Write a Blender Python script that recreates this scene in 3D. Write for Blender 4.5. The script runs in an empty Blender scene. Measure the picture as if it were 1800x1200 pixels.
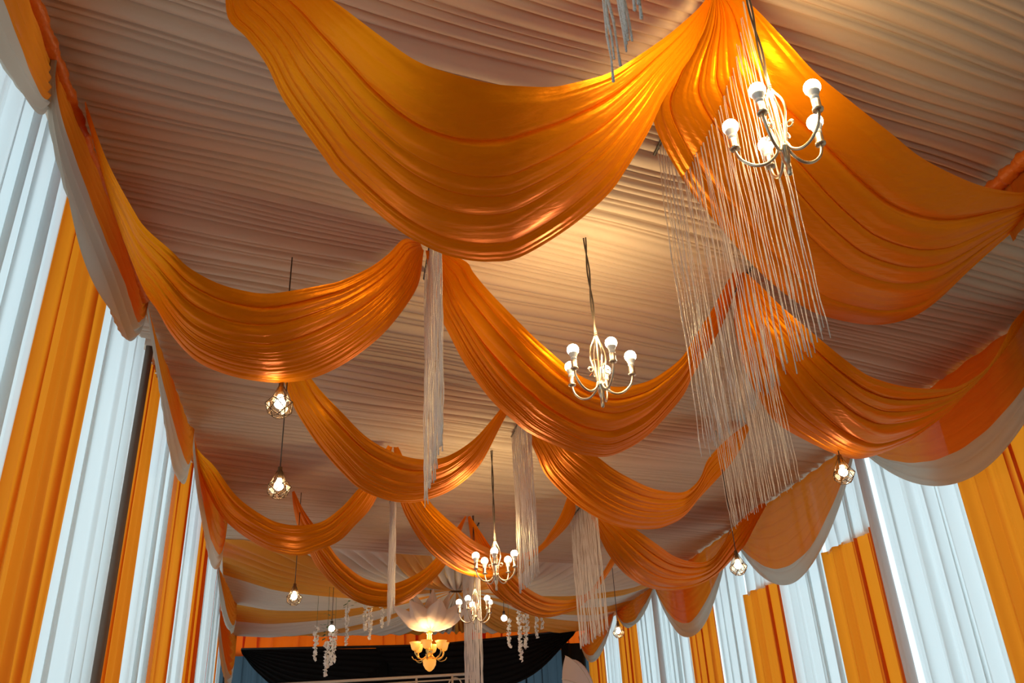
import bpy, math, random
import numpy as np
from mathutils import Matrix, Vector
D = bpy.data
col = bpy.context.scene.collection
scn = bpy.context.scene
PI = math.pi

# ------------------------------------------------------------------ camera
# world: x right, y along the hall, z up; the lens is the origin, floor 1.6 m below
F_PX = 1550.0
R = np.array([[0.98349908, -0.04248323, -0.17585428],
              [-0.17526369, -0.46475675, -0.86791924],
              [-0.04485745, 0.88441864, -0.46453361]])
cam_d = D.cameras.new('camera'); cam = D.objects.new('camera', cam_d); col.objects.link(cam)
cam_d.sensor_width = 36.0; cam_d.lens = F_PX / 1800 * 36.0
cam_d.clip_start = 0.02; cam_d.clip_end = 200
cam.matrix_world = Matrix([list(R[0]) + [0], list(R[1]) + [0], list(R[2]) + [0], [0, 0, 0, 1]])
scn.camera = cam

# ------------------------------------------------------------------ sky and exposure
w = D.worlds.new('sky'); scn.world = w; w.use_nodes = True
wn = w.node_tree; bg = wn.nodes['Background']
bg.inputs['Color'].default_value = (0.74, 0.93, 1.0, 1); bg.inputs['Strength'].default_value = 1.25
scn.view_settings.view_transform = 'Standard'; scn.view_settings.look = 'None'
scn.view_settings.gamma = 1.0; scn.view_settings.exposure = 0.15
scn.view_settings.use_curve_mapping = False
BULB_W = 4.3          # watts of each chandelier's lamp, per bulb
PEND_W = 4.0

# ------------------------------------------------------------------ helpers
def ray(px, py): return R @ np.array([px - 900.0, 600.0 - py, -F_PX])
def at(px, py, x=None, y=None, z=None):
    r = ray(px, py)
    if x is not None: return r * (x / r[0])
    if y is not None: return r * (y / r[1])
    return r * (z / r[2])
def atd(px, py, d): return ray(px, py) * (d / F_PX)

def tag(o, label=None, cat=None, group=None, kind=None):
    if label: o['label'] = label
    if cat: o['category'] = cat
    if group: o['group'] = group
    if kind: o['kind'] = kind
    return o
def link(name, verts, faces, mat, parent=None, smooth=True, mats=None, midx=None, loc=None):
    me = D.meshes.new(name)
    vs = np.asarray(verts, dtype=float)
    if loc is not None: vs = vs - np.asarray(loc)
    me.from_pydata(vs.tolist(), [], [list(map(int, f)) for f in faces])
    for m in (mats or [mat]): me.materials.append(m)
    if midx is not None: me.polygons.foreach_set('material_index', midx)
    me.polygons.foreach_set('use_smooth', [smooth] * len(me.polygons))
    me.update()
    o = D.objects.new(name, me); col.objects.link(o)
    if loc is not None: o.location = loc
    if parent is not None: o.parent = parent
    return o
def empty(name, loc):
    o = D.objects.new(name, None); col.objects.link(o); o.location = [float(a) for a in loc]
    o.empty_display_size = .05; return o
def grid(P):   # P: (nu,nv,3)
    nu, nv = P.shape[:2]
    i = np.arange(nu - 1)[:, None] * nv + np.arange(nv - 1)[None, :]
    f = np.stack([i, i + nv, i + nv + 1, i + 1], -1).reshape(-1, 4)
    return P.reshape(-1, 3), f
class MB:
    def __init__(s): s.v = []; s.f = []
    def add(s, v, f):
        n = len(s.v); s.v += [tuple(map(float, a)) for a in v]; s.f += [[int(i) + n for i in q] for q in f]; return s
    def tube(s, pts, r, n=8, closed=False):
        pts = [Vector(map(float, p)) for p in pts]; m = len(pts)
        rs = r if hasattr(r, '__len__') else [r] * m
        v = []; f = []
        t0 = (pts[1] - pts[0]).normalized()
        nrm = t0.orthogonal().normalized()
        for i, p in enumerate(pts):
            if closed: t = (pts[(i + 1) % m] - pts[i - 1]).normalized()
            else: t = (pts[min(i + 1, m - 1)] - pts[max(i - 1, 0)]).normalized()
            nrm = (nrm - t * nrm.dot(t))
            nrm = nrm.normalized() if nrm.length > 1e-6 else t.orthogonal().normalized()
            b = t.cross(nrm)
            for k in range(n):
                a = 2 * PI * k / n
                v.append(p + (nrm * math.cos(a) + b * math.sin(a)) * rs[i])
        for i in range(m if closed else m - 1):
            for k in range(n):
                j = (i + 1) % m
                f.append([i * n + k, i * n + (k + 1) % n, j * n + (k + 1) % n, j * n + k])
        if not closed: f.append(list(range(n))[::-1]); f.append([(m - 1) * n + k for k in range(n)])
        return s.add(v, f)
    def lathe(s, prof, c=(0, 0, 0), n=20, wob=None):
        v = []; f = []; m = len(prof)
        for (r, z) in prof:
            for k in range(n):
                a = 2 * PI * k / n
                rr = r * (wob(a, z) if wob else 1)
                v.append((c[0] + rr * math.cos(a), c[1] + rr * math.sin(a), c[2] + z))
        for i in range(m - 1):
            for k in range(n):
                f.append([i * n + k, i * n + (k + 1) % n, (i + 1) * n + (k + 1) % n, (i + 1) * n + k])
        if prof[0][0] > 1e-4: f.append(list(range(n))[::-1])
        if prof[-1][0] > 1e-4: f.append([(m - 1) * n + k for k in range(n)])
        return s.add(v, f)
    def box(s, lo, hi):
        x0, y0, z0 = lo; x1, y1, z1 = hi
        v = [(x, y, z) for x in (x0, x1) for y in (y0, y1) for z in (z0, z1)]
        return s.add(v, [(0, 1, 3, 2), (4, 6, 7, 5), (0, 4, 5, 1), (2, 3, 7, 6), (0, 2, 6, 4), (1, 5, 7, 3)])
    def build(s, name, mat, parent=None, smooth=True): return link(name, s.v, s.f, mat, parent, smooth)
def smooth_curve(pts, n=40):
    P = np.array(pts, float); m = len(P)
    P = np.vstack([2 * P[0] - P[1], P, 2 * P[-1] - P[-2]])
    out = []
    for i in range(m - 1):
        p0, p1, p2, p3 = P[i:i + 4]
        for t in np.linspace(0, 1, 12, endpoint=False):
            out.append(.5 * ((2 * p1) + (-p0 + p2) * t + (2 * p0 - 5 * p1 + 4 * p2 - p3) * t * t + (-p0 + 3 * p1 - 3 * p2 + p3) * t ** 3))
    out.append(P[-2]); out = np.array(out)
    d = np.r_[0, np.cumsum(np.linalg.norm(np.diff(out, axis=0), axis=1))]; d /= d[-1]
    u = np.linspace(0, 1, n)
    return np.stack([np.interp(u, d, out[:, k]) for k in range(out.shape[1])], 1)

# ------------------------------------------------------------------ materials
def mat(name, c, rough=.6, metal=0, trans=0, tcol=None, sheer=0, bump=0, bscale=60, bstretch=(1, 1, 1), emit=None, estr=0, sheen=0, var=0, vscale=3, spec=.5):
    m = D.materials.new(name); m.use_nodes = True; nt = m.node_tree; N = nt.nodes; L = nt.links
    b = N['Principled BSDF']; out = N['Material Output']
    b.inputs['Base Color'].default_value = (*c, 1); b.inputs['Roughness'].default_value = rough
    b.inputs['Metallic'].default_value = metal; b.inputs['Specular IOR Level'].default_value = spec
    if sheen: b.inputs['Sheen Weight'].default_value = sheen; b.inputs['Sheen Roughness'].default_value = .4; b.inputs['Sheen Tint'].default_value = (*c, 1)
    if emit: b.inputs['Emission Color'].default_value = (*emit, 1); b.inputs['Emission Strength'].default_value = estr
    tc = N.new('ShaderNodeTexCoord')
    col_out = None
    if var:
        nz = N.new('ShaderNodeTexNoise'); nz.inputs['Scale'].default_value = vscale; nz.inputs['Detail'].default_value = 4
        L.new(tc.outputs['Object'], nz.inputs['Vector'])
        mx = N.new('ShaderNodeMix'); mx.data_type = 'RGBA'
        mx.inputs[6].default_value = (*[a * (1 - var) for a in c], 1); mx.inputs[7].default_value = (*[min(1, a * (1 + var)) for a in c], 1)
        L.new(nz.outputs['Fac'], mx.inputs[0]); L.new(mx.outputs[2], b.inputs['Base Color']); col_out = mx.outputs[2]
    bp = None
    if bump:
        mp = N.new('ShaderNodeMapping'); mp.inputs['Scale'].default_value = bstretch
        nz2 = N.new('ShaderNodeTexNoise'); nz2.inputs['Scale'].default_value = bscale; nz2.inputs['Detail'].default_value = 5
        L.new(tc.outputs['Object'], mp.inputs['Vector']); L.new(mp.outputs['Vector'], nz2.inputs['Vector'])
        bp = N.new('ShaderNodeBump'); bp.inputs['Strength'].default_value = bump; bp.inputs['Distance'].default_value = .01
        L.new(nz2.outputs['Fac'], bp.inputs['Height']); L.new(bp.outputs['Normal'], b.inputs['Normal'])
    sh = b.outputs['BSDF']
    if trans:
        t = N.new('ShaderNodeBsdfTranslucent'); t.inputs['Color'].default_value = (*(tcol or c), 1)
        if bp: L.new(bp.outputs['Normal'], t.inputs['Normal'])
        x = N.new('ShaderNodeMixShader'); x.inputs[0].default_value = trans
        L.new(sh, x.inputs[1]); L.new(t.outputs[0], x.inputs[2]); sh = x.outputs[0]
    if sheer:
        t = N.new('ShaderNodeBsdfTransparent'); x = N.new('ShaderNodeMixShader'); x.inputs[0].default_value = sheer
        L.new(sh, x.inputs[1]); L.new(t.outputs[0], x.inputs[2]); sh = x.outputs[0]
    L.new(sh, out.inputs['Surface'])
    return m
M = {}
M['satin'] = mat('orange_satin', (.86, .25, .004), rough=.38, metal=.45, trans=.22, spec=.2, tcol=(.95, .27, .004), bump=.45, bscale=9, bstretch=(1, 4, 2), var=.10, vscale=2.5)
M['satin'].node_tree.nodes['Principled BSDF'].inputs['Specular Tint'].default_value = (1, .45, .06, 1)
M['satin_seam'] = mat('orange_roll_satin', (.72, .17, .012), rough=.38, bump=.5, bscale=40)
M['ceil'] = mat('cream_ceiling_cloth', (.62, .48, .365), rough=.75, trans=.0, bump=.15, bscale=30, var=.1, vscale=1.2)
M['white'] = mat('white_voile', (.80, .84, .84), rough=.8, trans=.66, tcol=(.86, .91, .92), bump=.1, bscale=20)
M['orange'] = mat('orange_voile', (.80, .22, .015), rough=.7, trans=.60, tcol=(.86, .26, .012), bump=.1, bscale=20)
M['val'] = mat('orange_sheer_valance', (.66, .18, .015), rough=.8, spec=.12, trans=.45, tcol=(.78, .21, .012), sheer=.02, bump=.3, bscale=18)
M['hem'] = mat('beige_valance_border', (.52, .43, .34), rough=.65, trans=.34, tcol=(.62, .58, .50), bump=.1, bscale=25)
M['stage_orange'] = mat('stage_orange_cloth', (.80, .33, .03), rough=.6, trans=.15, tcol=(.9, .4, .03), bump=.1, bscale=30)
M['stage_white'] = mat('stage_cream_cloth', (.74, .64, .54), rough=.7, trans=.1, bump=.1, bscale=30)
M['black'] = mat('black_voile', (.010, .009, .009), rough=.85, trans=.25, tcol=(.02, .018, .016), bump=.1, bscale=30, spec=.2)
M['blue'] = mat('blue_grey_voile', (.05, .07, .09), rough=.85, trans=.6, tcol=(.05, .075, .095), bump=.1, bscale=30, spec=.2)
M['steel'] = mat('brushed_nickel', (.62, .52, .40), rough=.28, metal=1, bump=.03, bscale=200)
M['gold'] = mat('polished_gold', (.90, .60, .18), rough=.25, metal=1)
M['bulb'] = mat('lit_bulb_glass', (1, .95, .85), emit=(1, .84, .58), estr=30)
M['bulbcool'] = mat('lit_pendant_bulb_glass', (1, .98, .9), emit=(1, .90, .70), estr=12)
M['bulbbase'] = mat('white_bulb_neck', (.82, .78, .72), rough=.4)
M['cable'] = mat('dark_cable_sheath', (.035, .025, .02), rough=.5)
M['wirered'] = mat('orange_wire_insulation', (.75, .16, .02), rough=.4)
M['string'] = mat('silver_tinsel_yarn', (1, .93, .87), rough=.3, metal=.45, trans=.2, tcol=(.9, .8, .7), bump=.8, bscale=250, sheen=.3)
M['shade'] = mat('amber_glass_shade', (.9, .62, .22), rough=.3, emit=(1, .36, .03), estr=.6)
M['petal'] = mat('cream_lotus_satin', (.80, .66, .56), rough=.5, trans=.25, tcol=(.85, .6, .4), bump=.2, bscale=25)
M['flower'] = mat('white_silk_flower', (.95, .90, .85), rough=.6, trans=.35)
M['leaf'] = mat('green_silk_leaf', (.10, .15, .04), rough=.5)
M['brass'] = mat('brass_lantern_frame', (.16, .09, .04), rough=.5, metal=.5)
M['grey'] = mat('grey_pillar_cloth', (.80, .74, .72), rough=.8, trans=.45, bump=.1, bscale=20)
M['frieze'] = mat('deep_orange_voile', (.8, .11, .008), rough=.7, trans=.6, tcol=(.9, .13, .005))
M['brownc'] = mat('brown_seam_cloth', (.16, .10, .07), rough=.8, bump=.1, bscale=20)
M['floor'] = mat('red_brown_carpet', (.30, .17, .10), rough=.9, bump=.2, bscale=80)
M['umb'] = mat('pale_umbrella_cloth', (.62, .52, .50), rough=.6, trans=.3)
M['cream_metal'] = mat('cream_painted_metal', (.62, .48, .36), rough=.4)
g = D.materials.new('lantern_glass'); g.use_nodes = True; nt = g.node_tree
gl = nt.nodes.new('ShaderNodeBsdfGlossy'); gl.inputs['Roughness'].default_value = .08; gl.inputs['Color'].default_value = (1, .9, .7, 1)
tr = nt.nodes.new('ShaderNodeBsdfTransparent'); tr.inputs['Color'].default_value = (1, .96, .88, 1)
mx = nt.nodes.new('ShaderNodeMixShader'); mx.inputs[0].default_value = .08
nt.links.new(tr.outputs[0], mx.inputs[1]); nt.links.new(gl.outputs[0], mx.inputs[2])
nt.links.new(mx.outputs[0], nt.nodes['Material Output'].inputs['Surface']); M['glass'] = g

# ------------------------------------------------------------------ the setting
H = 2.9; XL = -1.38; XR = 4.75; ZF = -1.6; Y0 = -4.0; YB = 17.6
fl = MB(); fl.box((-2.6, Y0, ZF - .05), (5.2, 19, ZF)); tag(fl.build('floor', M['floor'], smooth=False), kind='structure')

# pleated ceiling cloth, pleats running a little askew across the hall
def ceiling():
    rnd = random.Random(4)
    ts = []; hs = []; t = -5.6
    while t < 10.95:
        wd = rnd.choice([.035, .05, .07, .09, .12, .06]) * rnd.uniform(.8, 1.25)
        a = .010 + wd * rnd.uniform(.16, .40); sk = rnd.uniform(.15, .4)
        if rnd.random() < .07: a *= 1.8
        for k, wv in enumerate((0, .06, .2, .4, .6, .8, .94)):
            ts.append(t + wd * wv)
            prof = math.sin(PI * min(1, wv ** (.6 + sk))) ** .7
            hs.append(-a * prof + .25 * a * wv)
        t += wd
    ts = np.array(ts); hs = np.array(hs)
    xs = np.linspace(XL - .04, XR + .04, 56)
    X, T = np.meshgrid(xs, ts, indexing='ij'); Hh = np.tile(hs, (len(xs), 1))
    ph = np.sin(T * 3.1) * 2
    dT = .018 * np.sin(X * 1.3 + ph) + .010 * np.sin(X * 3.7 + T * 5) + .03 * np.sin(X * .7 + T * .9)
    Y = T + .2547 * X + dT
    mod = 1 + .2 * np.sin(X * 1.1 + T * 7) * np.cos(T * 23)
    Z = H + .03 + Hh * mod - .02 * np.sin((X - XL) / (XR - XL) * PI) * (1 + np.sin(T * 2.5))
    v, f = grid(np.stack([X, Y, Z], -1))
    tag(link('ceiling', v, f, M['ceil']), kind='structure')
    # closing sheet above the cloth: the tent roof
    r = MB(); r.box((XL - .3, Y0 - 2, H + .12), (XR + .3, 12.9, H + .15)); tag(r.build('trim_1', M['ceil'], smooth=False), kind='structure')
ceiling()

# fan-shaped ceiling over the stage, radiating orange and cream sectors
CX, CY = 1.73, 13.9
def angc(px, py):
    p = at(px, py, z=H); return math.atan2(p[1] - CY, p[0] - CX)
def stage_ceiling():
    b = [angc(*p) for p in ((402, 1139), (400, 1124), (390, 1090), (384, 1056), (384, 1006), (560, 972), (683, 968), (760, 975), (850, 985), (912, 998), (955, 1032), (1060, 1030), (1055, 1050), (1030, 1065), (1015, 1077), (900, 1115), (840, 1110), (796, 1120), (712, 1118), (665, 1119))]
    b = np.unwrap([x for x in b])
    # order is clockwise seen from above or not: make strictly monotone
    bb = sorted([x % (2 * PI) for x in b])
    n = 1080; ang = np.linspace(0, 2 * PI, n + 1)
    xl = lambda y: -1.38 - .1 * max(0, y - 10.2)
    def rmax(a):
        c, s = math.cos(a), math.sin(a); best = 50
        if c > 1e-6: best = min(best, (XR - CX) / c)
        if s > 1e-6: best = min(best, (16.9 - CY) / s)
        if c < -1e-6:
            # x = -1.38-.1(y-10.2)
            k = (-1.38 - .1 * (CY - 10.2) - CX) / (c + .1 * s)
            if k > 0: best = min(best, k)
        # front edge y = 10.93+.2547x
        k = (10.93 + .2547 * CX - CY) / (s - .2547 * c)
        if k > 0: best = min(best, k)
        return best
    rr = np.array([rmax(a) for a in ang])
    fr = np.linspace(.03, 1, 22)
    P = np.zeros((n + 1, 22, 3))
    for i, a in enumerate(ang):
        r = fr * rr[i]
        fold = .050 * abs(math.sin(a * 57 + .9 * math.sin(a * 9))) + .022 * abs(math.sin(a * 33 + 1.5 * math.sin(a * 5)))
        fold = fold * (1 - .85 * np.clip((fr - .8) / .2, 0, 1))
        z = H + .0 - fold * np.minimum(1.8, r) - .10 * np.sin(fr * PI) * 1.0 + .10 * (1 - fr)
        P[i, :, 0] = CX + r * math.cos(a); P[i, :, 1] = CY + r * math.sin(a); P[i, :, 2] = z
    v, f = grid(P)
    # which colour: index of the interval, starting with orange after boundary of (402,1139)->(400,1124)
    mid = (ang[:-1] + ang[1:]) / 2
    ref = angc(400, 1131) % (2 * PI)
    def idx(a): return sum(1 for q in bb if q < a % (2 * PI))
    par = idx(ref) % 2
    mi = []
    for i in range(n):
        k = 0 if idx(mid[i]) % 2 == par else 1
        mi += [k] * 21
    tag(link('ceiling', v, f, None, mats=[M['stage_orange'], M['stage_white']], midx=mi), kind='structure')
    r = MB(); r.box((-2.6, 10.0, H + .22), (5.2, 18.2, H + .25)); tag(r.build('trim_2', M['ceil'], smooth=False), kind='structure')
stage_ceiling()

# ------------------------------------------------------------------ pleated hanging cloth
def curtain_mesh(p0, p1, zb, zt, seed, folds_per_m=9, amp=.04, nz=14, lean=0):
    rnd = random.Random(seed)
    p0 = np.array(p0, float); p1 = np.array(p1, float)
    Lh = np.linalg.norm(p1 - p0); n = max(24, int(Lh * folds_per_m * 18))
    s = np.linspace(0, 1, n); d = (p1 - p0) / Lh; nn = np.array([-d[1], d[0]])
    ph = rnd.uniform(0, 9)
    zz = np.linspace(0, 1, nz)
    S, Zf = np.meshgrid(s, zz, indexing='ij')
    arg = Lh * folds_per_m * (S + .03 * np.sin(S * 7 + ph) + .02 / Lh * np.sin(S * 19 * Lh + ph * 2)) * PI
    fo = amp * (np.abs(np.sin(arg + .5 * np.sin(Zf * 2 + ph))) - .5) + .35 * amp * np.sin(arg * 2.7 + ph + Zf) + .6 * amp * np.sin(S * Lh * 6 + ph)
    fo *= (.55 + .45 * (1 - Zf))
    ph2 = arg * .93 + .3 * np.sin(Zf * 1.5 + ph)
    B = (.20 + .16 * np.sin(S * Lh * 4.3 + ph) + .08 * np.sin(S * Lh * 11)) / folds_per_m * (.75 + .4 * Zf)
    ends = np.clip(np.minimum(S, 1 - S) * Lh / .08, 0, 1)
    T_ = S * Lh + B * np.sin(2 * ph2) * ends
    fo = fo + .022 * np.sin(ph2)
    X = p0[0] + d[0] * T_ + nn[0] * fo; Y = p0[1] + d[1] * T_ + nn[1] * fo
    Z = zb + (zt - zb) * Zf
    return grid(np.stack([X, Y, Z], -1))
def wall_curtain(name, p0, p1, mtl, label, group, seed, zt=H + .02, top=None, zb=ZF + .02):
    v, f = curtain_mesh(p0, p1, zb, zt, seed)
    base = ((p0[0] + p1[0]) / 2, (p0[1] + p1[1]) / 2, zb)
    o = link(name, v, f, mtl, loc=base)
    tag(o, label, 'curtain', group)
    if top:
        v, f = curtain_mesh(p0, p1, zt - .03, H + .02, seed + 50, nz=5)
        v = v - np.array(base); link('top_panel', v, f, top, parent=o)['label'] = 'white voile strip above the orange cloth'
    return o
Lb = [(.9, 1.7, 'w'), (1.7, 2.6, 'o'), (2.6, 3.69, 'w'), (3.69, 4.6, 'o'), (4.6, 5.62, 'w'), (5.66, 6.10, 'o'), (6.10, 7.13, 'w'), (7.13, 7.84, 'o'), (7.84, 8.48, 'w'), (8.48, 9.23, 'o'), (9.23, 10.15, 'w')]
Llab = {2: 'white voile curtain nearest on the left wall, at the left edge of the picture',
        3: 'broad orange curtain on the left wall beside the nearest white one',
        4: 'white curtain on the left wall between the broad orange one and the dark seam',
        5: 'narrow shaded orange curtain on the left wall just beyond the dark seam',
        6: 'white curtain on the left wall, first beyond the dark seam',
        7: 'orange curtain on the left wall under the joint of second and third valances',
        8: 'slim white curtain on the left wall under the start of the third valance',
        9: 'orange curtain on the left wall under the lowest point of the third valance',
        10: 'white curtain ending the left wall where the stage canopy starts',
        0: 'white curtain on the left wall close beside the camera', 1: 'orange curtain on the left wall close beside the camera'}
for i, (a, b, c) in enumerate(Lb):
    if i < 2: continue
    wall_curtain('wall_curtain', (XL - .05, a * 1.036), (XL - .05, b * 1.036), M['white'] if c == 'w' else M['orange'], Llab[i], 'curtains along the left wall', 10 + i)
xw = lambda y: -1.42 - .1 * max(0, y - 10.2)
for i, (a, b, c, lb) in enumerate([(10.6, 11.4, 'o', 'orange curtain on the left of the stage bay, nearest of three'),
                                   (11.4, 14.2, 'w', 'white curtain on the left of the stage bay between two orange ones'),
                                   (14.2, 15.6, 'o', 'orange curtain on the left of the stage bay, close to the white corner curtain'),
                                   (15.6, YB, 'w', 'white curtain in the left corner beside the black backdrop')]):
    wall_curtain('wall_curtain', (xw(a) - .03, a), (xw(b) - .03, b), M['white'] if c == 'w' else M['orange'], lb, 'curtains beside the stage', 30 + i)
Rb = [(3.9, 4.95, 'w'), (4.95, 5.97, 'o'), (5.97, 7.08, 'w'), (7.24, 8.22, 'o'), (8.22, 9.22, 'w'), (9.22, 10.2, 'o'), (10.2, 11.22, 'w'), (11.22, 12.26, 'o'), (12.26, 14.49, 'w'), (14.49, 15.52, 'o'), (15.52, 16.46, 'w'), (16.46, YB, 'o')]
Rlab = [None, 'orange curtain on the right wall, nearest of them at the right edge of the picture',
        'wide white curtain on the right wall nearest the camera, beside the grey pillar',
        'orange curtain on the right wall just beyond the grey pillar',
        'white curtain on the right wall under the second valance',
        'orange curtain on the right wall behind the second lantern',
        'white curtain on the right wall, third white one from the right edge',
        'orange curtain on the right wall under the third valance',
        'very wide pale curtain on the right wall beyond the third valance',
        'orange curtain on the right wall behind the farthest small lantern',
        'narrow white curtain on the right wall between two far orange ones',
        'golden orange curtain at the far end of the right wall beside the black backdrop']
for i, (a, b, c) in enumerate(Rb):
    if i == 0: continue
    tp = M['white'] if (c == 'o' and i in (3, 5)) else None
    wall_curtain('wall_curtain', (XR + .03, b), (XR + .03, a), M['white'] if c == 'w' else M['orange'], Rlab[i], 'curtains along the right wall', 60 + i, zt=(2.12 if tp else H + .02), top=tp)
# plain voile behind the camera, added to keep out flattening sky light
v, f = curtain_mesh((XR, Y0), (XL, Y0), ZF, H + .1, 5, nz=6); tag(link('added_front_wall', v, f, M['hem']), kind='structure')
v, f = curtain_mesh((XR, 4.95), (XR, Y0), ZF, H + .1, 6, nz=6); tag(link('wall_right', v, f, M['hem']), kind='structure')
v, f = curtain_mesh((XL, Y0), (XL, 2.6), ZF, H + .1, 7, nz=6); tag(link('wall_left', v, f, M['white']), kind='structure')
v, f = curtain_mesh((5.0, YB + .25), (-2.4, YB + .25), ZF, 2.72, 8, nz=6); tag(link('wall_back', v, f, M['blue']), kind='structure')
v, f = curtain_mesh((5.0, YB + .2), (-2.4, YB + .2), 2.66, 3.14, 9, folds_per_m=5, nz=5)
tag(link('sheer_frieze', v, f, M['frieze']), 'backlit orange sheer strip above the black backdrop', 'curtain')
# pillars wrapped in cloth, and a thin dark pole for the left seam
def pillar(x, y, label, n):
    k = .5 if n == 0 else .85
    m = MB(); m.lathe([(.055*k, ZF), (.05*k, ZF + 1), (.055*k, 1), (.05*k, H + .02)], (x, y, 0), 18, wob=lambda a, z: 1 + .12 * math.sin(a * 5 + z))
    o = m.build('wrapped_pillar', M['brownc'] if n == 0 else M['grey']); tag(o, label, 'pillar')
pillar(XL - .01, 5.76, 'thin dark pole standing in for the dark seam on the left wall', 0)  # added dark pole stands in for the dark seam between the curtains
pillar(XR - .02, 7.16, 'grey cloth wrapped pillar on the right wall beside the wide white curtain', 1)
pillar(XR - .02, 13.3, 'far grey pillar on the right wall within the wide pale curtain', 2)

# ------------------------------------------------------------------ valances along the eaves
def valance(x, ya, yb, drop, side, label, seed, hemw=.19, low=.06, skew=1.0, top=H - .0, ex=.85):
    rnd = random.Random(seed); nt_, ns = 90, 70
    t = np.linspace(0, 1, nt_); s = np.linspace(0, 1, ns)
    T, S = np.meshgrid(t, s, indexing='ij')
    tt = T ** skew
    dr = low + drop * np.sin(PI * tt) ** ex
    droop = .015 * np.sin(T * PI * 9) ** 2
    ph = rnd.uniform(0, 6)
    env = .35 + .65 * np.sin(PI * tt)
    Wv = S + .05 * np.sin(T * 6 + ph) * S
    fo = .048 * (np.abs(np.sin(Wv * PI * 7.5)) - .5) * env + .010 * np.sin(Wv * 47 + ph) * env
    puff = .07 * np.sin(PI * np.minimum(1, S * .9)) * env + .10 * S * env
    X = x + side * (fo + puff + .0)
    Y = ya + (yb - ya) * (T + 0 * S)
    Z = top - droop * (1 - S) - dr * S ** .95
    P = np.stack([X, Y, Z], -1)
    k = int(ns * (1 - hemw))
    base = np.array([x, (ya + yb) / 2, top])
    v, f = grid(P[:, :k + 1]); o = link('swag_valance', v, f, M['val'], loc=base)
    v, f = grid(P[:, k:]); h = link('border', v - base, f, M['hem'], parent=o); h['label'] = 'beige border band'
    tag(o, label, 'valance', 'sheer valances along the eaves')
xv = XL + .06
valance(xv, .9, 3.02, .36, 1, 'orange valance in the top left corner above the white curtains', 1, low=.30, ex=.6, hemw=.24)
valance(xv, 2.95, 5.02, .60, 1, 'orange valance with beige border on the left wall, nearest whole one', 2, skew=.95, ex=.42, hemw=.29)
valance(xv, 5.02, 7.12, .68, 1, 'second orange valance on the left wall beside the dark seam', 3, skew=1.5, ex=.75, hemw=.24)
valance(xv, 7.12, 9.75, .78, 1, 'third orange valance on the left wall, under the low left swag', 4, ex=.7)
valance(-1.62, 11.6, 14.0, .62, 1, 'small valance on the left side of the stage bay, nearer of two', 5)
valance(-1.88, 14.0, 16.8, 1.0, 1, 'small valance on the left side of the stage bay next to the backdrop', 6)
xr = XR - .07
valance(xr, 4.1, 7.02, .84, -1, 'large orange valance with beige border at the right edge', 7, hemw=.26)
valance(xr, 7.02, 10.0, .95, -1, 'orange valance on the right wall between the two nearer lanterns', 8)
valance(xr, 10.0, 12.95, .98, -1, 'orange valance on the right wall beyond the second lantern', 9)
valance(xr, 12.95, 15.0, .42, -1, 'small short valance high on the far right wall', 10)
valance(xr - .05, 15.0, YB - .1, .62, -1, 'far right valance next to the black backdrop', 11)

# gathered rolls of satin along the eaves
def roll(pts, r, label):
    P = smooth_curve(pts, 120)
    m = MB(); m.tube(P, [r * (1 + .16 * math.sin(i * .9) + .1 * math.sin(i * 2.3)) for i in range(len(P))], 14)
    o = m.build('fabric_roll', M['satin_seam']); tag(o, label, 'fabric roll')
    return o
pr = [at(1722, 327, z=2.86), at(1760, 297, z=2.86), at(1800, 267, z=2.86)]
xr2 = float(np.mean([p[0] for p in pr]))
o = roll([(xr2, 1.4, 2.80), (xr2, 2.3, 2.80), (xr2, pr[0][1] + .03, 2.80)], .042, 'twisted orange satin roll under the ceiling at the right edge')
v, f = curtain_mesh((xr2 + .03, pr[0][1] + .02), (xr2 + .03, 1.4), 2.52, 2.86, 77, folds_per_m=6, nz=6)
link('drop_cloth', v, f, M['val'], parent=o)
roll([(XL + .11, 2.4, 2.83), (XL + .105, 3.6, 2.83), (XL + .11, 4.95, 2.83)], .028, 'thin orange satin roll along the left eave above the nearest valance')

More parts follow.
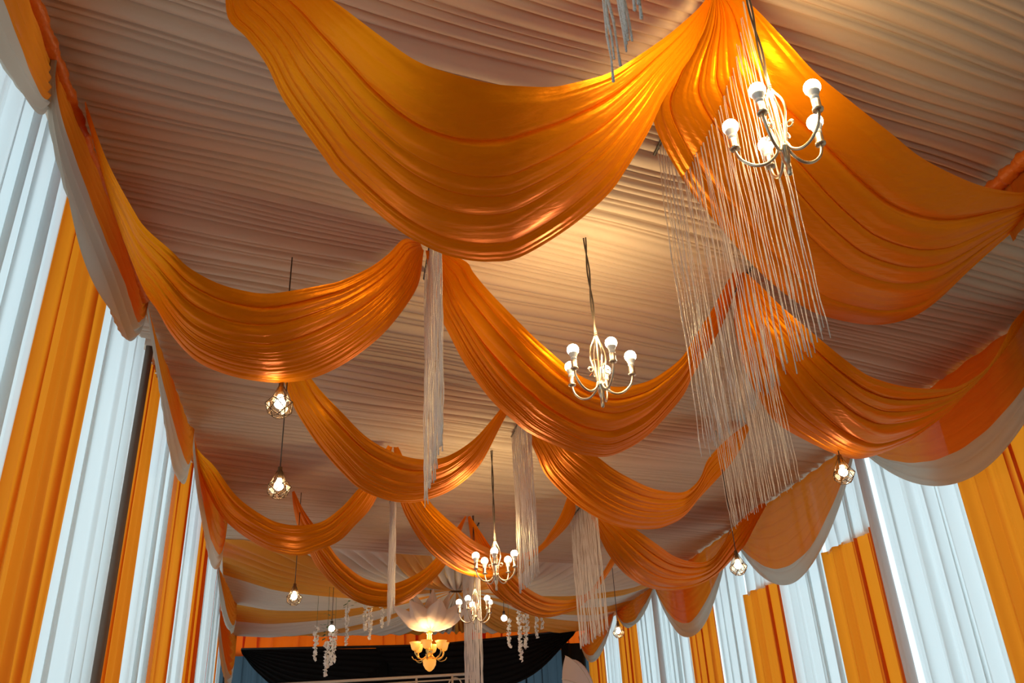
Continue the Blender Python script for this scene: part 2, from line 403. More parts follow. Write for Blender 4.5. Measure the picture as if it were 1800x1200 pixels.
# ------------------------------------------------------------------ the big satin swags
def swag(U, L, zm, label, seed, za=2.86, zb=2.86, nf=8, nu=150, nv=200, belly=.08, amp=.026, sk=1.0, fine=1.0):
    rnd = random.Random(seed)
    Uc = smooth_curve(U, nu); Lc = smooth_curve(L, nu)
    u = np.linspace(0, 1, nu)
    prof = (1 - (2 * u ** sk - 1) ** 2)
    z = za + (zb - za) * u - ((za + zb) / 2 - zm) * prof
    PU = np.array([at(Uc[i, 0], Uc[i, 1], z=z[i]) for i in range(nu)])
    PL = np.array([at(Lc[i, 0], Lc[i, 1], z=z[i]) for i in range(nu)])
    v = np.linspace(0, 1, nv)
    P = PU[:, None, :] * (1 - v)[None, :, None] + PL[:, None, :] * v[None, :, None]
    W = np.linalg.norm(PL - PU, axis=1)
    Wm = W.max()
    U_, V_ = np.meshgrid(u, v, indexing='ij')
    p1, p2, p3, p4 = [rnd.uniform(0, 6.28) for _ in range(4)]
    wv = V_ + .075 * np.sin(2 * PI * 1.3 * V_ + p1) * np.sin(PI * V_) + .05 * np.sin(PI * V_) * np.sin(2 * PI * U_ * .8 + p2) + .02 * np.sin(PI * V_) * np.sin(2 * PI * U_ * 1.9 + p3)
    Wn = W[:, None]
    gat = np.clip(1.25 - Wn / Wm, .15, 1)          # stronger relief where it gathers
    pos = wv * nf
    lobe = np.abs(np.sin(PI * pos)) ** .6 * (1 - .35 * (pos - np.floor(pos)))
    kk = np.floor(pos); fr = pos - kk
    lift = (np.sin(kk * 12.9898 + p1) * .5 + .5)
    f1 = lobe * (.5 + .6 * lift)
    f2 = np.abs(np.sin(PI * (wv * nf * 2.7 + .25 * np.sin(2.2 * U_ * PI + p4)))) ** .7
    f3 = np.sin(wv * nf * 6.1 * PI + 1.2 * np.sin(U_ * 5 + p2)) * (.5 + .5 * np.sin(U_ * 11 + V_ * 9 + p3))
    f4 = np.sin(wv * nf * 13 * PI + 1.5 * np.sin(U_ * 3 + p1 + V_ * 5)) * (.5 + .5 * np.sin(U_ * 17 - V_ * 13 + p4))
    a = np.minimum(amp * 2.0, Wn / nf * .34)
    a2 = fine * np.minimum(.011, Wn / nf * .10)
    d = a * f1 + a2 * (f2 * (.4 + .5 * gat) + f3 * .35 + f4 * .12)
    d -= a * .6
    edge = np.minimum(1, np.minimum(V_, 1 - V_) * 14 + .1)
    P[:, :, 2] -= belly * Wn * 4 * V_ * (1 - V_)
    # normal
    du = np.gradient(P, axis=0); dv = np.gradient(P, axis=1)
    n = np.cross(du, dv); n /= (np.linalg.norm(n, axis=2, keepdims=True) + 1e-9)
    n *= np.where(n[:, :, 2:3] > 0, -1, 1)          # outwards = down
    tv = dv / (np.linalg.norm(dv, axis=2, keepdims=True) + 1e-9)
    tk = Wn / (2 * PI * nf) * (.55 + .65 * lift)
    P = P + n * (d * edge)[:, :, None] - tv * (tk * np.sin(2 * PI * pos) * np.minimum(1, np.minimum(V_, 1 - V_) * 10))[:, :, None]
    base = P[nu // 2, nv // 2].copy()
    vv, ff = grid(P)
    o = link('draped_swag', vv, ff, M['satin'], loc=base)
    tag(o, label, 'fabric swag', 'orange satin swags under the ceiling')
    return o
# upper (near) edge points and lower (far) edge points in the photograph, and the height of the lowest point
swag([(405, -110), (470, -70), (540, -30), (600, 12), (670, 65), (733, 108), (800, 132), (867, 148), (917, 152), (967, 153), (1000, 148), (1067, 130), (1113, 104), (1167, 67), (1200, 40), (1230, 12), (1252, -18)],
     [(398, -100), (396, -40), (400, 30), (433, 67), (467, 113), (500, 180), (567, 275), (600, 317), (690, 398), (760, 440), (815, 457), (867, 461), (917, 452), (1000, 402), (1067, 345), (1100, 300), (1140, 233), (1167, 175), (1200, 122), (1225, 80), (1256, -15)],
     2.05, 'largest orange swag, crossing the top middle of the ceiling', 11, nf=6, nu=200, nv=300, amp=.03, fine=.5)
swag([(1262, -18), (1290, -12), (1325, 12), (1383, 73), (1433, 127), (1500, 182), (1567, 235), (1620, 277), (1683, 310), (1730, 328), (1770, 336), (1800, 338), (1850, 328), (1910, 295), (1950, 262)],
     [(1256, -14), (1225, 60), (1170, 140), (1147, 207), (1200, 317), (1267, 402), (1333, 477), (1400, 532), (1450, 557), (1533, 572), (1600, 560), (1650, 528), (1700, 480), (1740, 442), (1797, 392), (1860, 330), (1955, 270)],
     2.42, 'big orange swag behind the nearest chandelier at top right', 12, nf=6, nu=200, nv=280, amp=.03, fine=.5)
swag([(150, 178), (187, 280), (233, 367), (257, 402), (300, 440), (333, 471), (383, 498), (433, 512), (467, 516), (500, 513), (567, 501), (600, 493), (650, 470), (683, 446), (710, 420), (738, 425)],
     [(160, 230), (200, 370), (248, 500), (277, 547), (300, 587), (333, 625), (367, 647), (417, 664), (467, 672), (500, 673), (550, 665), (600, 643), (650, 608), (683, 577), (717, 533), (737, 495), (745, 440)],
     2.02, 'orange swag on the left, above the upper glass lantern', 13, nf=9)
swag([(768, 436), (800, 450), (822, 462), (833, 480), (867, 520), (933, 587), (967, 618), (1000, 646), (1033, 667), (1083, 680), (1133, 672), (1167, 654), (1200, 626), (1225, 585), (1250, 547), (1273, 505), (1293, 470)],
     [(748, 440), (757, 500), (770, 547), (787, 583), (817, 640), (860, 700), (900, 738), (933, 763), (1000, 793), (1033, 801), (1065, 803), (1100, 790), (1133, 769), (1167, 735), (1200, 695), (1217, 660), (1245, 615), (1275, 560), (1300, 486)],
     2.18, 'orange swag in the centre, hanging beneath the second chandelier', 14, nf=8, nv=240)
swag([(1308, 476), (1335, 500), (1370, 535), (1407, 567), (1453, 606), (1500, 643), (1533, 663), (1583, 678), (1633, 683), (1683, 679), (1733, 648), (1763, 603), (1778, 570), (1803, 540)],
     [(1300, 482), (1290, 560), (1310, 650), (1340, 710), (1367, 745), (1417, 775), (1467, 797), (1510, 804), (1567, 785), (1600, 767), (1650, 730), (1680, 700), (1720, 662), (1760, 620), (1790, 580), (1810, 545)],
     2.12, 'orange swag on the right, ending at the large bordered valance', 15, nf=8, nv=220)
swag([(490, 585), (520, 625), (545, 662), (567, 690), (600, 724), (643, 767), (687, 793), (730, 806), (770, 806), (800, 795), (833, 772), (860, 743), (885, 712), (905, 690)],
     [(482, 590), (492, 640), (503, 680), (520, 722), (550, 770), (573, 800), (600, 830), (633, 860), (683, 880), (727, 883), (767, 873), (800, 857), (833, 830), (853, 802), (882, 745), (910, 695)],
     2.25, 'orange swag passing behind the long narrow fringe left of centre', 16, nf=8)
swag([(925, 700), (960, 735), (1005, 775), (1050, 803), (1083, 827), (1133, 853), (1167, 863), (1200, 865), (1220, 853), (1233, 835), (1246, 805), (1280, 770), (1312, 745)],
     [(915, 700), (925, 755), (943, 800), (960, 836), (1000, 877), (1033, 900), (1067, 917), (1100, 926), (1140, 928), (1167, 923), (1200, 906), (1230, 872), (1263, 838), (1295, 800), (1318, 752)],
     2.25, 'orange swag right of centre, ending behind the wide double fringe', 17, nf=8)
swag([(328, 762), (353, 796), (377, 820), (417, 873), (467, 909), (500, 921), (533, 923), (567, 916), (600, 892), (622, 868), (650, 835), (682, 782)],
     [(326, 770), (340, 805), (355, 843), (383, 898), (417, 933), (467, 963), (500, 972), (533, 975), (567, 964), (600, 948), (623, 925), (650, 896), (668, 860), (690, 785)],
     2.3, 'orange swag at lower left, from the wall to above the white garlands', 18, nf=7, nv=140)
swag([(700, 785), (725, 835), (753, 878), (773, 900), (800, 924), (833, 950), (872, 968), (913, 973), (947, 960), (967, 935), (985, 905), (1000, 866)],
     [(692, 785), (695, 840), (703, 880), (717, 913), (740, 950), (767, 978), (807, 1002), (853, 1012), (892, 1003), (933, 980), (953, 966), (977, 945), (1000, 921), (1012, 895), (1005, 868)],
     2.3, 'orange swag crossing behind the third chandelier', 19, nf=8, nv=150)
swag([(1015, 868), (1050, 885), (1085, 908), (1123, 934), (1160, 960), (1183, 976), (1210, 986), (1235, 988), (1255, 978), (1272, 955), (1292, 925), (1320, 898), (1342, 882)],
     [(1008, 870), (1030, 895), (1043, 915), (1057, 947), (1073, 977), (1100, 1007), (1133, 1026), (1167, 1032), (1200, 1030), (1233, 1020), (1262, 1002), (1285, 980), (1308, 955), (1325, 925), (1348, 886)],
     2.3, 'orange swag at lower right, ending by the second right valance', 20, nf=7, nv=150)
swag([(517, 862), (533, 895), (556, 928), (580, 960), (592, 977), (610, 995), (640, 1016), (678, 1026), (707, 1021), (740, 1004), (760, 987), (778, 965), (800, 932), (818, 906)],
     [(513, 864), (517, 900), (526, 935), (544, 972), (556, 994), (580, 1022), (610, 1047), (640, 1060), (672, 1064), (700, 1060), (720, 1052), (740, 1038), (760, 1020), (780, 998), (796, 970), (808, 940), (820, 908)],
     2.3, 'orange swag low in the distance, left of the lotus ornament', 21, nf=7, nv=120, nu=120)
swag([(826, 906), (842, 930), (862, 960), (885, 990), (908, 1014), (930, 1035), (960, 1050), (995, 1055), (1025, 1046), (1045, 1028), (1063, 1000), (1080, 970), (1095, 945)],
     [(822, 908), (828, 950), (838, 990), (850, 1017), (867, 1041), (900, 1063), (933, 1077), (960, 1080), (993, 1073), (1017, 1063), (1047, 1034), (1067, 1009), (1082, 985), (1100, 948)],
     2.3, 'orange swag low in the distance, right of the fourth chandelier', 22, nf=7, nv=120, nu=120)

# ------------------------------------------------------------------ string fringes
def fringe(x, y0, y1, zt, zb, n, label, seed, rad=.0019, single=True, jit=.05, gaps=0.0, clump=0):
    rnd = random.Random(seed)
    root = empty('string_fringe', (x, (y0 + y1) / 2, zt)); tag(root, label, 'string fringe', 'silver string fringes hanging from the ceiling')
    ym = (y0 + y1) / 2
    hb = MB(); hb.tube([(0, y0 - ym - .02, 0), (0, 0, -.004), (0, y1 - ym + .02, 0)], .009, 8); hb.build('header_cord', M['cable'], root)
    allm = MB()
    ys = []
    k = 0
    while len(ys) < n:
        yy = y0 + (y1 - y0) * (k + rnd.uniform(.1, .9)) / n * 1.0
        if clump: yy = y0 + (y1 - y0) * (k // clump * clump + clump * .5 + rnd.uniform(-.35, .35)) / n
        ys.append(yy); k += 1
    for yy in ys:
        L = (zt - zb) + rnd.uniform(-jit, jit * .4)
        m = 26; dx, dy = rnd.uniform(-.012, .012), rnd.uniform(-.012, .012)
        p1, p2 = rnd.uniform(0, 6), rnd.uniform(0, 6)
        pts = []; rs = []
        for i in range(m):
            t = i / (m - 1)
            wob = .0035 * math.sin(9 * t + p1) + .0018 * math.sin(31 * t + p2) + (.003 * math.sin(60 * t + p2) * max(0, t - .85) * 6)
            pts.append((dx * t + wob, yy - ym + dy * t * 1.5 + .0035 * math.sin(8 * t + p2) + .0015 * math.sin(27 * t + p1), -L * t))
            rs.append(rad * (1 + .25 * math.sin(i * 2.1 + p1)))
        if single:
            mm = MB(); mm.tube(pts, rs, 5); mm.build('strand', M['string'], root)
        else: allm.tube(pts, rs, 4)
    if not single:
        o = allm.build('strands', M['string'], root); o['kind'] = 'stuff'
    return root
fringe(.50, .45, 1.27, H - .03, 1.29, 48, 'pale string ends hanging into view at the very top of the picture', 1, rad=.0030, clump=5, jit=.03)
fringe(1.45, 2.18, 3.28, H - .03, 1.24, 62, 'longest and widest string fringe, hanging beside the nearest chandelier', 2, jit=.045, clump=2, rad=.0019)
fringe(2.40, 4.22, 5.17, H - .03, 1.48, 50, 'string fringe on the right partly behind the widest one', 3, jit=.03)
fringe(.405, 3.6, 4.58, H - .03, 1.43, 44, 'long narrow string fringe left of centre, seen edge on', 4, jit=.04, rad=.003)
fringe(1.40, 6.32, 7.12, H - .03, 1.50, 40, "string fringe in the centre, just right of the third chandelier's cable", 5, jit=.03, rad=.0032)
fringe(2.50, 8.40, 9.52, H - .06, 1.43, 44, 'string fringe right of centre, over the far right valances', 6, jit=.03, rad=.0036)
fringe(.44, 7.95, 9.0, H - .05, 1.60, 34, 'thin far string fringe between the lantern and the lotus ornament', 7, jit=.03, rad=.0036)
fringe(1.48, 9.75, 11.2, H - .05, 1.05, 40, 'farthest string fringe, passing behind the fourth chandelier', 8, jit=.03, rad=.004)

# ------------------------------------------------------------------ candle-arm chandeliers
def chandelier(hub, start, label, ceil_z=H - .02, top_xy=None, lw=1.0, sc=1.0):
    hub = np.array(hub, float)
    root = empty('chandelier', hub); tag(root, label, 'chandelier', 'five arm metal chandeliers'); root.scale = (sc, sc, sc)
    m = MB(); m.lathe([(.004, -.125), (.009, -.12), (.011, -.09), (.008, -.075), (.014, -.06), (.018, -.035), (.018, -.005), (.024, .0), (.024, .008), (.012, .014), (.007, .03), (.006, .29), (.003, .30)], n=16)
    m.build('stem', M['steel'], root)
    for k in range(5):
        a = math.radians(start + 72 * k); ca, sa = math.cos(a), math.sin(a)
        P = smooth_curve([(.018, .02), (.032, -.018), (.070, -.046), (.115, -.042), (.155, -.008), (.172, .03), (.175, .058)], 26)
        mm = MB(); mm.tube([(r * ca, r * sa, z) for r, z in P], .0062, 10); arm = mm.build('arm', M['steel'], root)
        c = (.175 * ca, .175 * sa, 0)
        mm = MB(); mm.lathe([(.019, .054), (.021, .058), (.021, .064), (.0165, .066), (.0165, .104), (.015, .106)], c, 16); mm.build('socket', M['steel'], arm)
        mm = MB(); mm.lathe([(.0145, .104), (.0145, .110), (.0165, .112), (.0165, .120), (.015, .122), (.017, .128), (.0235, .143), (.0255, .149)], c, 18); mm.build('bulb_neck', M['bulbbase'], arm)
        pr = [(.0255, .149)] + [(.032 * math.cos(t), .168 + .032 * math.sin(t)) for t in np.linspace(-.55, PI / 2, 10)]
        mm = MB(); mm.lathe(pr, c, 18); mm.build('bulb', M['bulb'], arm)
    for k in range(4):
        a = math.radians(start + 20 + 90 * k); ca, sa = math.cos(a), math.sin(a)
        P = smooth_curve([(.016, .0), (.022, .05), (.036, .12), (.046, .17), (.040, .22), (.018, .27), (.005, .30)], 24)
        mm = MB(); mm.tube([(r * ca, r * sa, z) for r, z in P], .0048, 8); mm.build('cage_bar', M['steel'], root)
        # curled scroll on the bar
        mm = MB(); pts = []
        for i in range(30):
            t = i / 29 * 2.6 * PI; rr = .016 - .006 * i / 29
            x = .050 + rr * math.cos(t); z = .09 + rr * math.sin(t)
            pts.append((x * ca, x * sa, z))
        mm.tube(pts, .0030, 6); mm.build('scroll', M['steel'], root)
    mm = MB(); P = smooth_curve([(.01, 0, .03), (.03, .01, .09), (.035, .02, .14), (.0, .03, .17), (-.03, .01, .15), (-.04, 0, .08), (-.06, -.01, .05)], 30); mm.tube(P, .0018, 6)
    mm.build('wire', M['wirered'], root)
    tz = (ceil_z - hub[2]) / sc; tx, ty = (0, 0) if top_xy is None else (top_xy[0] - hub[0], top_xy[1] - hub[1])
    mm = MB()
    for sgn in (0, 1):
        pts = [(tx * t + .006 * math.cos(9 * t + sgn * PI), ty * t + .008 * math.sin(9 * t + sgn * PI), .295 + (tz - .295) * t) for t in np.linspace(0, 1, 24)]
        mm.tube(pts, .0045, 6)
    for i in range(3):
        mm.lathe([(.004, .292 + i * .012), (.011, .298 + i * .012), (.004, .304 + i * .012)], n=10)
    mm.build('hanging_cable', M['cable'], root)
    for k in range(1):
        l = D.lights.new('chandelier_light', 'POINT'); l.energy = BULB_W * 5 * lw; l.color = (1, .70, .30); l.shadow_soft_size = .10
        lo = D.objects.new('chandelier_light', l); col.objects.link(lo); lo.parent = root; lo.location = (0, -.03, .335)
    return root
chandelier(atd(1378, 262, 3.02), 6, 'nearest chandelier, lit before the big orange swag at top right', lw=1.15, sc=.90)
chandelier(atd(1056, 678, 4.68), -10, 'second chandelier, above the central orange swag', top_xy=at(1027, 413, z=H)[:2])
chandelier(atd(872, 1012, 7.55), 42, 'third chandelier, between two string fringes')
chandelier(atd(836, 1085, 9.35), 20, 'fourth and farthest candle chandelier, beside the lotus ornament', lw=.28)

# ------------------------------------------------------------------ glass lanterns
def lantern(c, label, top_z=H - .02, sc=1.0, rot=0.2):
    """c: centre of the lantern body"""
    c = np.array(c, float)
    root = empty('glass_lantern', c); tag(root, label, 'pendant lantern', 'faceted glass lanterns on cables')
    def ring(r, z, off): return [np.array([r * math.cos(rot + off + 2 * PI * k / 5), r * math.sin(rot + off + 2 * PI * k / 5), z]) * sc for k in range(5)]
    T_ = ring(.014, .098, 0); A = ring(.052, .020, 0); B = ring(.076, -.008, PI / 5); C_ = ring(.064, -.052, 0); B2 = B; E_ = ring(.034, -.078, PI / 5)
    edges = []
    for k in range(5):
        k1 = (k + 1) % 5
        edges += [(T_[k], A[k]), (T_[k], T_[k1]), (A[k], B[k]), (B[k], A[k1]), (B[k], C_[k]), (B[k], C_[k1]), (C_[k], E_[k]), (C_[k1], E_[k]), (E_[k], E_[k1])]
    m = MB()
    for a, b in edges: m.tube([a, b], .0028 * sc, 5)
    m.build('frame', M['brass'], root)
    gv = []; gf = []
    for k in range(5):
        k1 = (k + 1) % 5
        for q in ([T_[k], A[k], B[k], A[k1], T_[k1]], [A[k], C_[k], B[k]], [B[k], C_[k1], A[k1]], [A[k], B[k - 1], C_[k]], [C_[k], E_[k], C_[k1], B[k]]):
            n = len(gv); gv += [tuple(p * .985) for p in q]; gf.append(list(range(n, n + len(q))))
    link('glass_panes', gv, gf, M['glass'], parent=root, smooth=False)
    m = MB(); m.lathe([(.003, .125), (.014, .12), (.015, .075), (.018, .07), (.018, .045)], n=14)
    m.v = [tuple(np.array(p) * sc) for p in m.v]; m.build('socket', M['brass'], root)
    m = MB(); m.lathe([(.014, .045), (.018, .03)] + [(.030 * math.cos(t), -.002 + .030 * math.sin(t)) for t in np.linspace(.9, -PI / 2, 10)], n=16)
    m.v = [tuple(np.array(p) * sc) for p in m.v]; m.build('bulb', M['bulbcool'], root)
    m = MB(); m.tube([(0, 0, .12 * sc), (0, 0, (top_z - c[2]) / 2), (0, 0, top_z - c[2])], .0038, 6); m.build('hanging_cable', M['cable'], root)
    l = D.lights.new('lantern_light', 'POINT'); l.energy = PEND_W; l.color = (1, .80, .52); l.shadow_soft_size = .04
    lo = D.objects.new('lantern_light', l); col.objects.link(lo); lo.parent = root
    return root
lantern(at(492, 708, y=4.46), 'largest glass lantern on the left, just under the left swag')
lantern(at(490, 853, y=5.45), 'glass lantern on the left hanging directly below the largest one', rot=.7)
lantern(at(517, 1048, y=8.8), 'small glass lantern before the striped stage canopy at left', rot=.5)
lantern(at(1482, 829, y=5.2), 'largest glass lantern on the right, under the right swag')
lantern(at(1297, 993, y=6.9), 'middle glass lantern on the right, before the second valance', rot=.4)
lantern(at(1087, 1109, y=11.2), 'smallest far glass lantern on the right beside the far fringe', rot=.6)

# ------------------------------------------------------------------ bare bulbs over the stage
def bare_bulb(c, label):
    root = empty('hanging_bulb', c); tag(root, label, 'hanging bulb', 'bare bulbs over the stage')
    m = MB(); m.lathe([(.012, .035)] + [(.042 * math.cos(t), .042 * math.sin(t)) for t in np.linspace(1.1, -PI / 2, 12)], n=16); m.build('bulb', M['bulbcool'], root)
    m = MB(); m.lathe([(.018, .035), (.018, .09), (.006, .10)], n=12); m.build('socket', M['cable'], root)
    m = MB(); m.tube([(0, 0, .10), (0, 0, H - .12 - c[2])], .004, 6); m.build('hanging_cable', M['cable'], root)
bare_bulb(at(583, 1104, y=12.5), 'bare lit bulb among the white garlands left of the lotus')
bare_bulb(at(886, 1086, y=12.5), 'bare lit bulb among the white garlands right of the lotus')

# ------------------------------------------------------------------ white wisteria garlands
def garland(px, y0, y1, yy, label, seed, dense=1.0, leaves=False):
    rnd = random.Random(seed)
    top = at(px, y0, y=yy); bot = at(px, y1, y=yy); Lh = top[2] - bot[2]
    root = empty('flower_garland', top); tag(root, label, 'flower garland', 'white silk flower garlands over the stage')
    fm = MB(); n = int(Lh / .018 * dense)
    for i in range(n):
        t = (i + rnd.random()) / n; r = .034 * (1 - .55 * t)
        for q in range(2):
            a = rnd.uniform(0, 2 * PI); cx, cy, cz = r * math.cos(a) * rnd.uniform(.4, 1), r * math.sin(a) * rnd.uniform(.4, 1), -Lh * t + rnd.uniform(-.01, .01)
            s = rnd.uniform(.018, .030); u = Vector((rnd.uniform(-1, 1), rnd.uniform(-1, 1), rnd.uniform(-1, .6))).normalized(); w_ = u.orthogonal().normalized(); z_ = u.cross(w_)
            c = Vector((cx, cy, cz)); v = [c - w_ * s * .3]
            for j in range(6):
                b = j / 6 * 2 * PI; v.append(c + (w_ * math.cos(b) + z_ * math.sin(b)) * s * (1.1 if j % 2 else .8) + u * s * .35)
            fm.add(v, [(0, j + 1, (j + 1) % 6 + 1) for j in range(6)])
    fm.build('blossoms', M['flower'], root, smooth=False)['kind'] = 'stuff'
    m = MB(); m.tube([(0, 0, -Lh * .97), (0, 0, 0), (0, 0, H - .02 - top[2])], .0025, 5); m.build('stem_wire', M['leaf'], root)
    if leaves:
        lm = MB()
        for i in range(16):
            a = rnd.uniform(0, 2 * PI); ln = rnd.uniform(.05, .08); wd = ln * .28; z0 = rnd.uniform(-.02, .26)
            r0 = rnd.uniform(.0, .10); o_ = Vector((r0 * math.cos(a), r0 * math.sin(a), z0)); d = Vector((math.cos(a), math.sin(a), rnd.uniform(-.6, .3))).normalized(); s_ = d.cross(Vector((0, 0, 1))).normalized()
            lm.add([o_, o_ + d * ln * .5 + s_ * wd, o_ + d * ln, o_ + d * ln * .5 - s_ * wd], [(0, 1, 2, 3)])
        lm.build('leaves', M['leaf'], root, smooth=False)['kind'] = 'stuff'
G = [(557, 1100, 1160, 13.0, 'leftmost white flower garland, short, before the black backdrop edge', 0),
     (575, 1126, 1188, 12.4, 'longest white garland on the left, below the bare bulb', 1),
     (583, 1108, 1170, 12.8, 'thick white garland directly under the left bare bulb', 1),
     (589, 1104, 1162, 13.1, 'white garland just right of the left bare bulb', 0),
     (611, 1067, 1132, 13.4, 'single white garland between the left bulb and the paired ones', 1),
     (643, 1061, 1108, 13.6, 'left one of the paired white garlands near the thin far fringe', 1),
     (652, 1063, 1122, 13.3, 'right one of the paired white garlands near the thin far fringe', 0),
     (672, 1066, 1104, 13.8, 'short white garland touching the thin far fringe', 0),
     (753, 1040, 1066, 14.2, 'short white garland above the lotus, left of its centre', 0),
     (772, 1030, 1062, 14.2, 'white garland above the lotus with small green leaves', 1),
     (894, 1086, 1138, 12.7, 'white garland just right of the right bare bulb', 0),
     (912, 1068, 1160, 12.6, 'longest white garland on the right, reaching over the black backdrop', 1),
     (922, 1082, 1140, 12.9, 'white garland right of the longest one over the black backdrop', 0),
     (926, 1074, 1106, 13.4, 'short white garland behind the longest right one', 0),
     (942, 1079, 1122, 13.5, 'second white garland from the right below the far right swag', 0),
     (952, 1079, 1104, 13.7, 'rightmost and shortest white garland below the far right swag', 0)]
for i, (px, a, b, yy, lb, lv) in enumerate(G): garland(px, a, b, yy, lb, 100 + i, leaves=bool(lv))

# ------------------------------------------------------------------ lotus ornament and gold chandelier
lc = at(757, 1106, y=13.0)
root = empty('lotus_ornament', lc); tag(root, 'cream fabric lotus ornament hanging above the gold chandelier', 'fabric ornament')
for ringi, (n, off, R0, hgt, wdt) in enumerate([(8, .15, .56, .32, .17), (6, .55, .32, .50, .13)]):
    for k in range(n):
        a = off + 2 * PI * k / n; rnd = random.Random(k + 10 * ringi)
        s = np.linspace(0, 1, 26); q = np.linspace(-1, 1, 21); S, Q = np.meshgrid(s, q, indexing='ij')
        hw = wdt * np.where(S < .42, np.sin(PI / 2 * (.15 + .85 * S / .42)), ((1 - S) / .58) ** .9) + .003
        r = .05 + (R0 - .05) * (S ** .62) - .06 * Q ** 2 * np.sin(PI * S) + .012 * np.abs(np.sin(Q * 7 + k)) * (1 - S)
        z = hgt * (S ** 1.7) + .10 * Q ** 2 * np.sin(PI * S) + .015 * np.sin(Q * 9 + k) * (1 - S)
        t_ = hw * Q
        X = r * math.cos(a) - t_ * math.sin(a); Y = r * math.sin(a) + t_ * math.cos(a)
        v, f = grid(np.stack([X, Y, z], -1)); link('petal', v, f, M['petal'], parent=root)
m = MB(); m.lathe([(.004, -.02), (.06, -.005), (.07, .02), (.03, .04)], n=18); m.build('hub', M['petal'], root)
m = MB(); m.tube([(0, 0, .03), (0, 0, H - .08 - lc[2])], .006, 6); m.build('hanging_cable', M['cable'], root)

gc = at(755, 1146, y=13.0)
root = empty('shaded_chandelier', gc); tag(root, 'gold chandelier with amber glass shades under the lotus ornament', 'chandelier')
m = MB(); m.lathe([(.02, -.10), (.045, -.08), (.05, -.05), (.03, -.03), (.035, .0), (.05, .03), (.035, .05), (.032, .24), (.045, .25), (.045, .265), (.02, .28), (.008, .30), (.006, .34)], n=20, wob=lambda a, z: 1 + (.12 * math.cos(a * 8) if .05 < z < .24 else 0)); m.build('column', M['gold'], root)
for k in range(6):
    a = .25 + 2 * PI * k / 6; ca, sa = math.cos(a), math.sin(a)
    P = smooth_curve([(.03, -.04), (.08, -.08), (.14, -.09), (.19, -.05), (.21, -.01), (.21, .02)], 20)
    m = MB(); m.tube([(r * ca, r * sa, z) for r, z in P], [.011 + .004 * math.sin(i * .8) for i in range(20)], 8)
    P = smooth_curve([(.10, -.085), (.16, -.12), (.23, -.10), (.26, -.06)], 12); m.tube([(r * ca, r * sa, z) for r, z in P], .006, 6)
    arm = m.build('arm', M['gold'], root)
    m = MB(); m.lathe([(.03, .02), (.05, .035), (.062, .07), (.068, .10), (.085, .13), (.082, .13), (.064, .10), (.05, .05)], (.21 * ca, .21 * sa, 0), 18); m.build('glass_shade', M['shade'], arm)
    m = MB(); m.lathe([(.0, .04), (.018, .06), (.02, .09), (.0, .12)], (.21 * ca, .21 * sa, 0), 12); m.build('bulb', M['bulb'], arm)
m = MB(); m.lathe([(.09, -.10), (.094, -.12), (.088, -.17), (.06, -.22), (.025, -.25), (.0, -.258)], n=24); m.build('bowl_shade', M['shade'], root)
m = MB(); m.tube([(0, 0, .33), (0, 0, lc[2] - gc[2] + .0)], .006, 6); m.build('hanging_rod', M['gold'], root)
for k in range(3):
    l = D.lights.new('stage_light', 'POINT'); l.energy = 4.5; l.color = (1, .70, .36); l.shadow_soft_size = .06
    lo = D.objects.new('stage_light', l); col.objects.link(lo); lo.parent = root; a = .25 + 2 * PI * (2 * k) / 6; lo.location = (.25 * math.cos(a), .25 * math.sin(a), .19)

# ------------------------------------------------------------------ black backdrop
def blk(pts_top, pts_bot, label, seed, y, nf=9):
    U = smooth_curve(pts_top, 80); L = smooth_curve(pts_bot, 80)
    A = np.array([at(p[0], p[1], y=y) for p in U]); B = np.array([at(p[0], p[1], y=y) for p in L])
    v = np.linspace(0, 1, 60); P = A[:, None] * (1 - v)[None, :, None] + B[:, None] * v[None, :, None]
    u = np.linspace(0, 1, 80)[:, None]
    P[:, :, 1] -= .06 * np.abs(np.sin(PI * nf * v[None, :] + np.sin(u * 3 + seed))) + .05
    base = P.reshape(-1, 3).mean(0)
    vv, ff = grid(P); tag(link('black_drape', vv, ff, M['black'], loc=base), label, 'drape', 'black swagged drapes of the backdrop')
v, f = curtain_mesh(at(845, 1126, y=YB)[:2], at(508, 1142, y=YB)[:2], ZF, 2.70, 91, folds_per_m=6)
tag(link('black_backdrop', v, f, M['black'], loc=(1, YB, ZF)), 'straight black backdrop curtain behind the gold chandelier', 'curtain')
v, f = curtain_mesh(at(1026, 1108, y=YB)[:2], at(984, 1110, y=YB)[:2], ZF, 2.76, 92, folds_per_m=7)
tag(link('black_backdrop', v, f, M['black'], loc=(3, YB, ZF)), 'narrow black curtain strip at the right end of the backdrop', 'curtain')
blk([(424, 1143), (480, 1142), (600, 1141), (700, 1140)], [(426, 1150), (455, 1185), (500, 1215), (600, 1230)], 'black swag on the left of the backdrop, curving off a blue gap', 1, YB - .12)
blk([(660, 1140), (760, 1135), (860, 1126), (1012, 1108)], [(720, 1215), (820, 1225), (930, 1190), (1006, 1118)], 'black swag on the right of the backdrop, curving over a blue gap', 2, YB - .2)
m = MB(); a_ = at(424, 1141, y=YB - .05); b_ = at(760, 1134, y=YB - .05); c_ = at(1014, 1107, y=YB - .05)
m.tube([a_, b_, c_], .025, 8); tag(m.build('backdrop_rail', M['cable']), 'dark rail carrying the black backdrop curtains', 'rail')

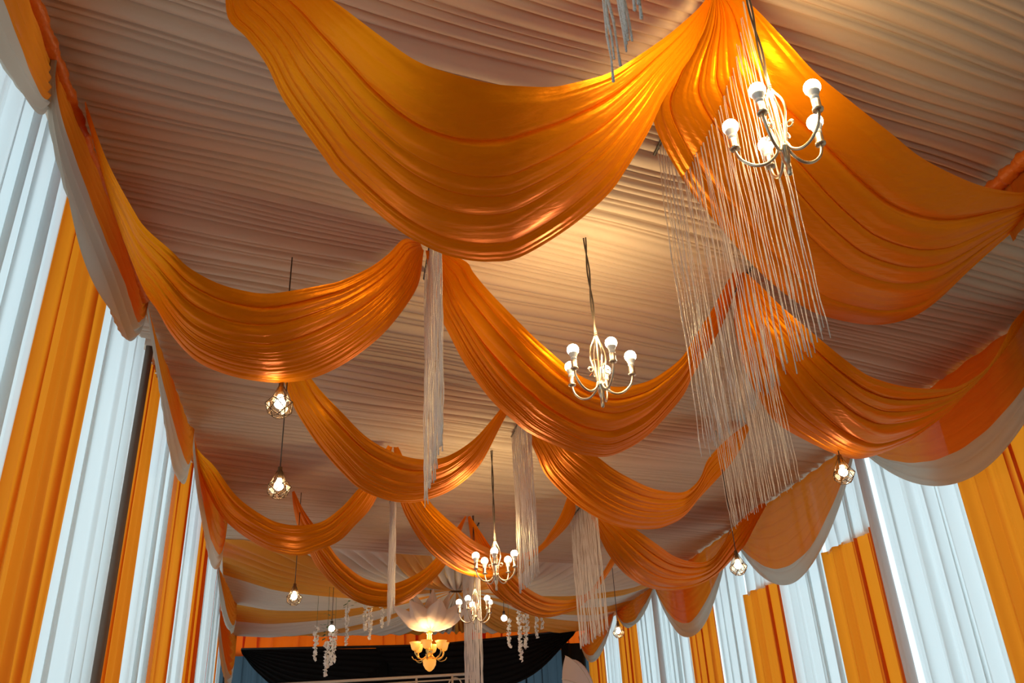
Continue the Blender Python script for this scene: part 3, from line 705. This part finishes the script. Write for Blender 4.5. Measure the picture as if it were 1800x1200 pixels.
# metal frame peeking in at the bottom, and an umbrella
fy = 14.5
m = MB(); m.tube([at(470, 1204, y=fy), at(650, 1194, y=fy), at(842, 1183, y=fy)], .022, 8); o = m.build('top_rail', M['cream_metal'])
root = empty('stage_frame', (float(at(650, 1194, y=fy)[0]), fy, ZF)); tag(root, 'cream metal frame of the stage whose top rail crosses the bottom', 'metal frame')
def rel(o, root):
    me = o.data
    for vt in me.vertices: vt.co -= Vector(root.location)
    o.parent = root
rel(o, root)
for px, py in ((475, 1204), (732, 1190), (795, 1186), (840, 1183)):
    p = at(px, py, y=fy); m = MB(); m.tube([p, (p[0], fy, ZF)], .018, 8); rel(m.build('post', M['cream_metal']), root)
m = MB(); pa, pb = at(600, 1206, y=fy), at(842, 1191, y=fy); m.tube([pa, pb], .012, 8); rel(m.build('lower_rail', M['cream_metal']), root)
m = MB(); cc = at(800, 1203, y=fy); m.tube([(cc[0] + .1 * math.cos(t), fy, cc[2] + .1 * math.sin(t)) for t in np.linspace(0, 2 * PI, 25)[:-1]], .01, 6, closed=True); rel(m.build('ring_ornament', M['cream_metal']), root)

def umbrella():
    y = 9.0
    c = at(1013, 1234, y=y)   # centre of the rim
    root = empty('umbrella', c); tag(root, 'pale open umbrella rising at the bottom beside the golden curtain', 'umbrella')
    ax = Vector((.86, -.50, .10)).normalized(); e1 = Vector((0, 0, 1)); e1 = (e1 - ax * e1.dot(ax)).normalized(); e2 = ax.cross(e1)
    n = 8; Rr = .45; sub = 6; N_ = n * sub; V = []; F = []; rings = 10
    rad = lambda t: Rr * math.sin(t * 1.25) / math.sin(1.25)
    hgt = lambda t: .20 * math.cos(t * 1.5)
    for i in range(rings + 1):
        t = i / rings
        for k in range(N_):
            da = 2 * PI * (k % sub) / N_; a = 2 * PI * k / N_ + PI / 8
            sc = math.cos(PI / 8) / math.cos(da - PI / 8)
            V.append(e1 * rad(t) * sc * math.cos(a) + e2 * rad(t) * sc * math.sin(a) + ax * (hgt(t) - .01 * math.sin(PI * (k % sub) / sub) * t))
    for i in range(rings):
        for k in range(N_): F.append([i * N_ + k, i * N_ + (k + 1) % N_, (i + 1) * N_ + (k + 1) % N_, (i + 1) * N_ + k])
    link('canopy', [tuple(p) for p in V], F, M['umb'], parent=root, smooth=False)
    m = MB(); m.tube([ax * .24, ax * -.5], .006, 8); m.build('shaft', M['steel'], root)
    for k in range(n):
        a = 2 * PI * k / n + PI / 8; m = MB()
        m.tube([ax * (hgt(t) + .002) + (e1 * math.cos(a) + e2 * math.sin(a)) * rad(t) for t in np.linspace(0.02, 1.02, 10)], .0028, 5)
        m.build('rib', M['steel'], root)
    m = MB(); p = ax * -.5; m.tube([p, (p.x, p.y, ZF - c[2])], .012, 8); m.build('stand', M['cable'], root)
umbrella()
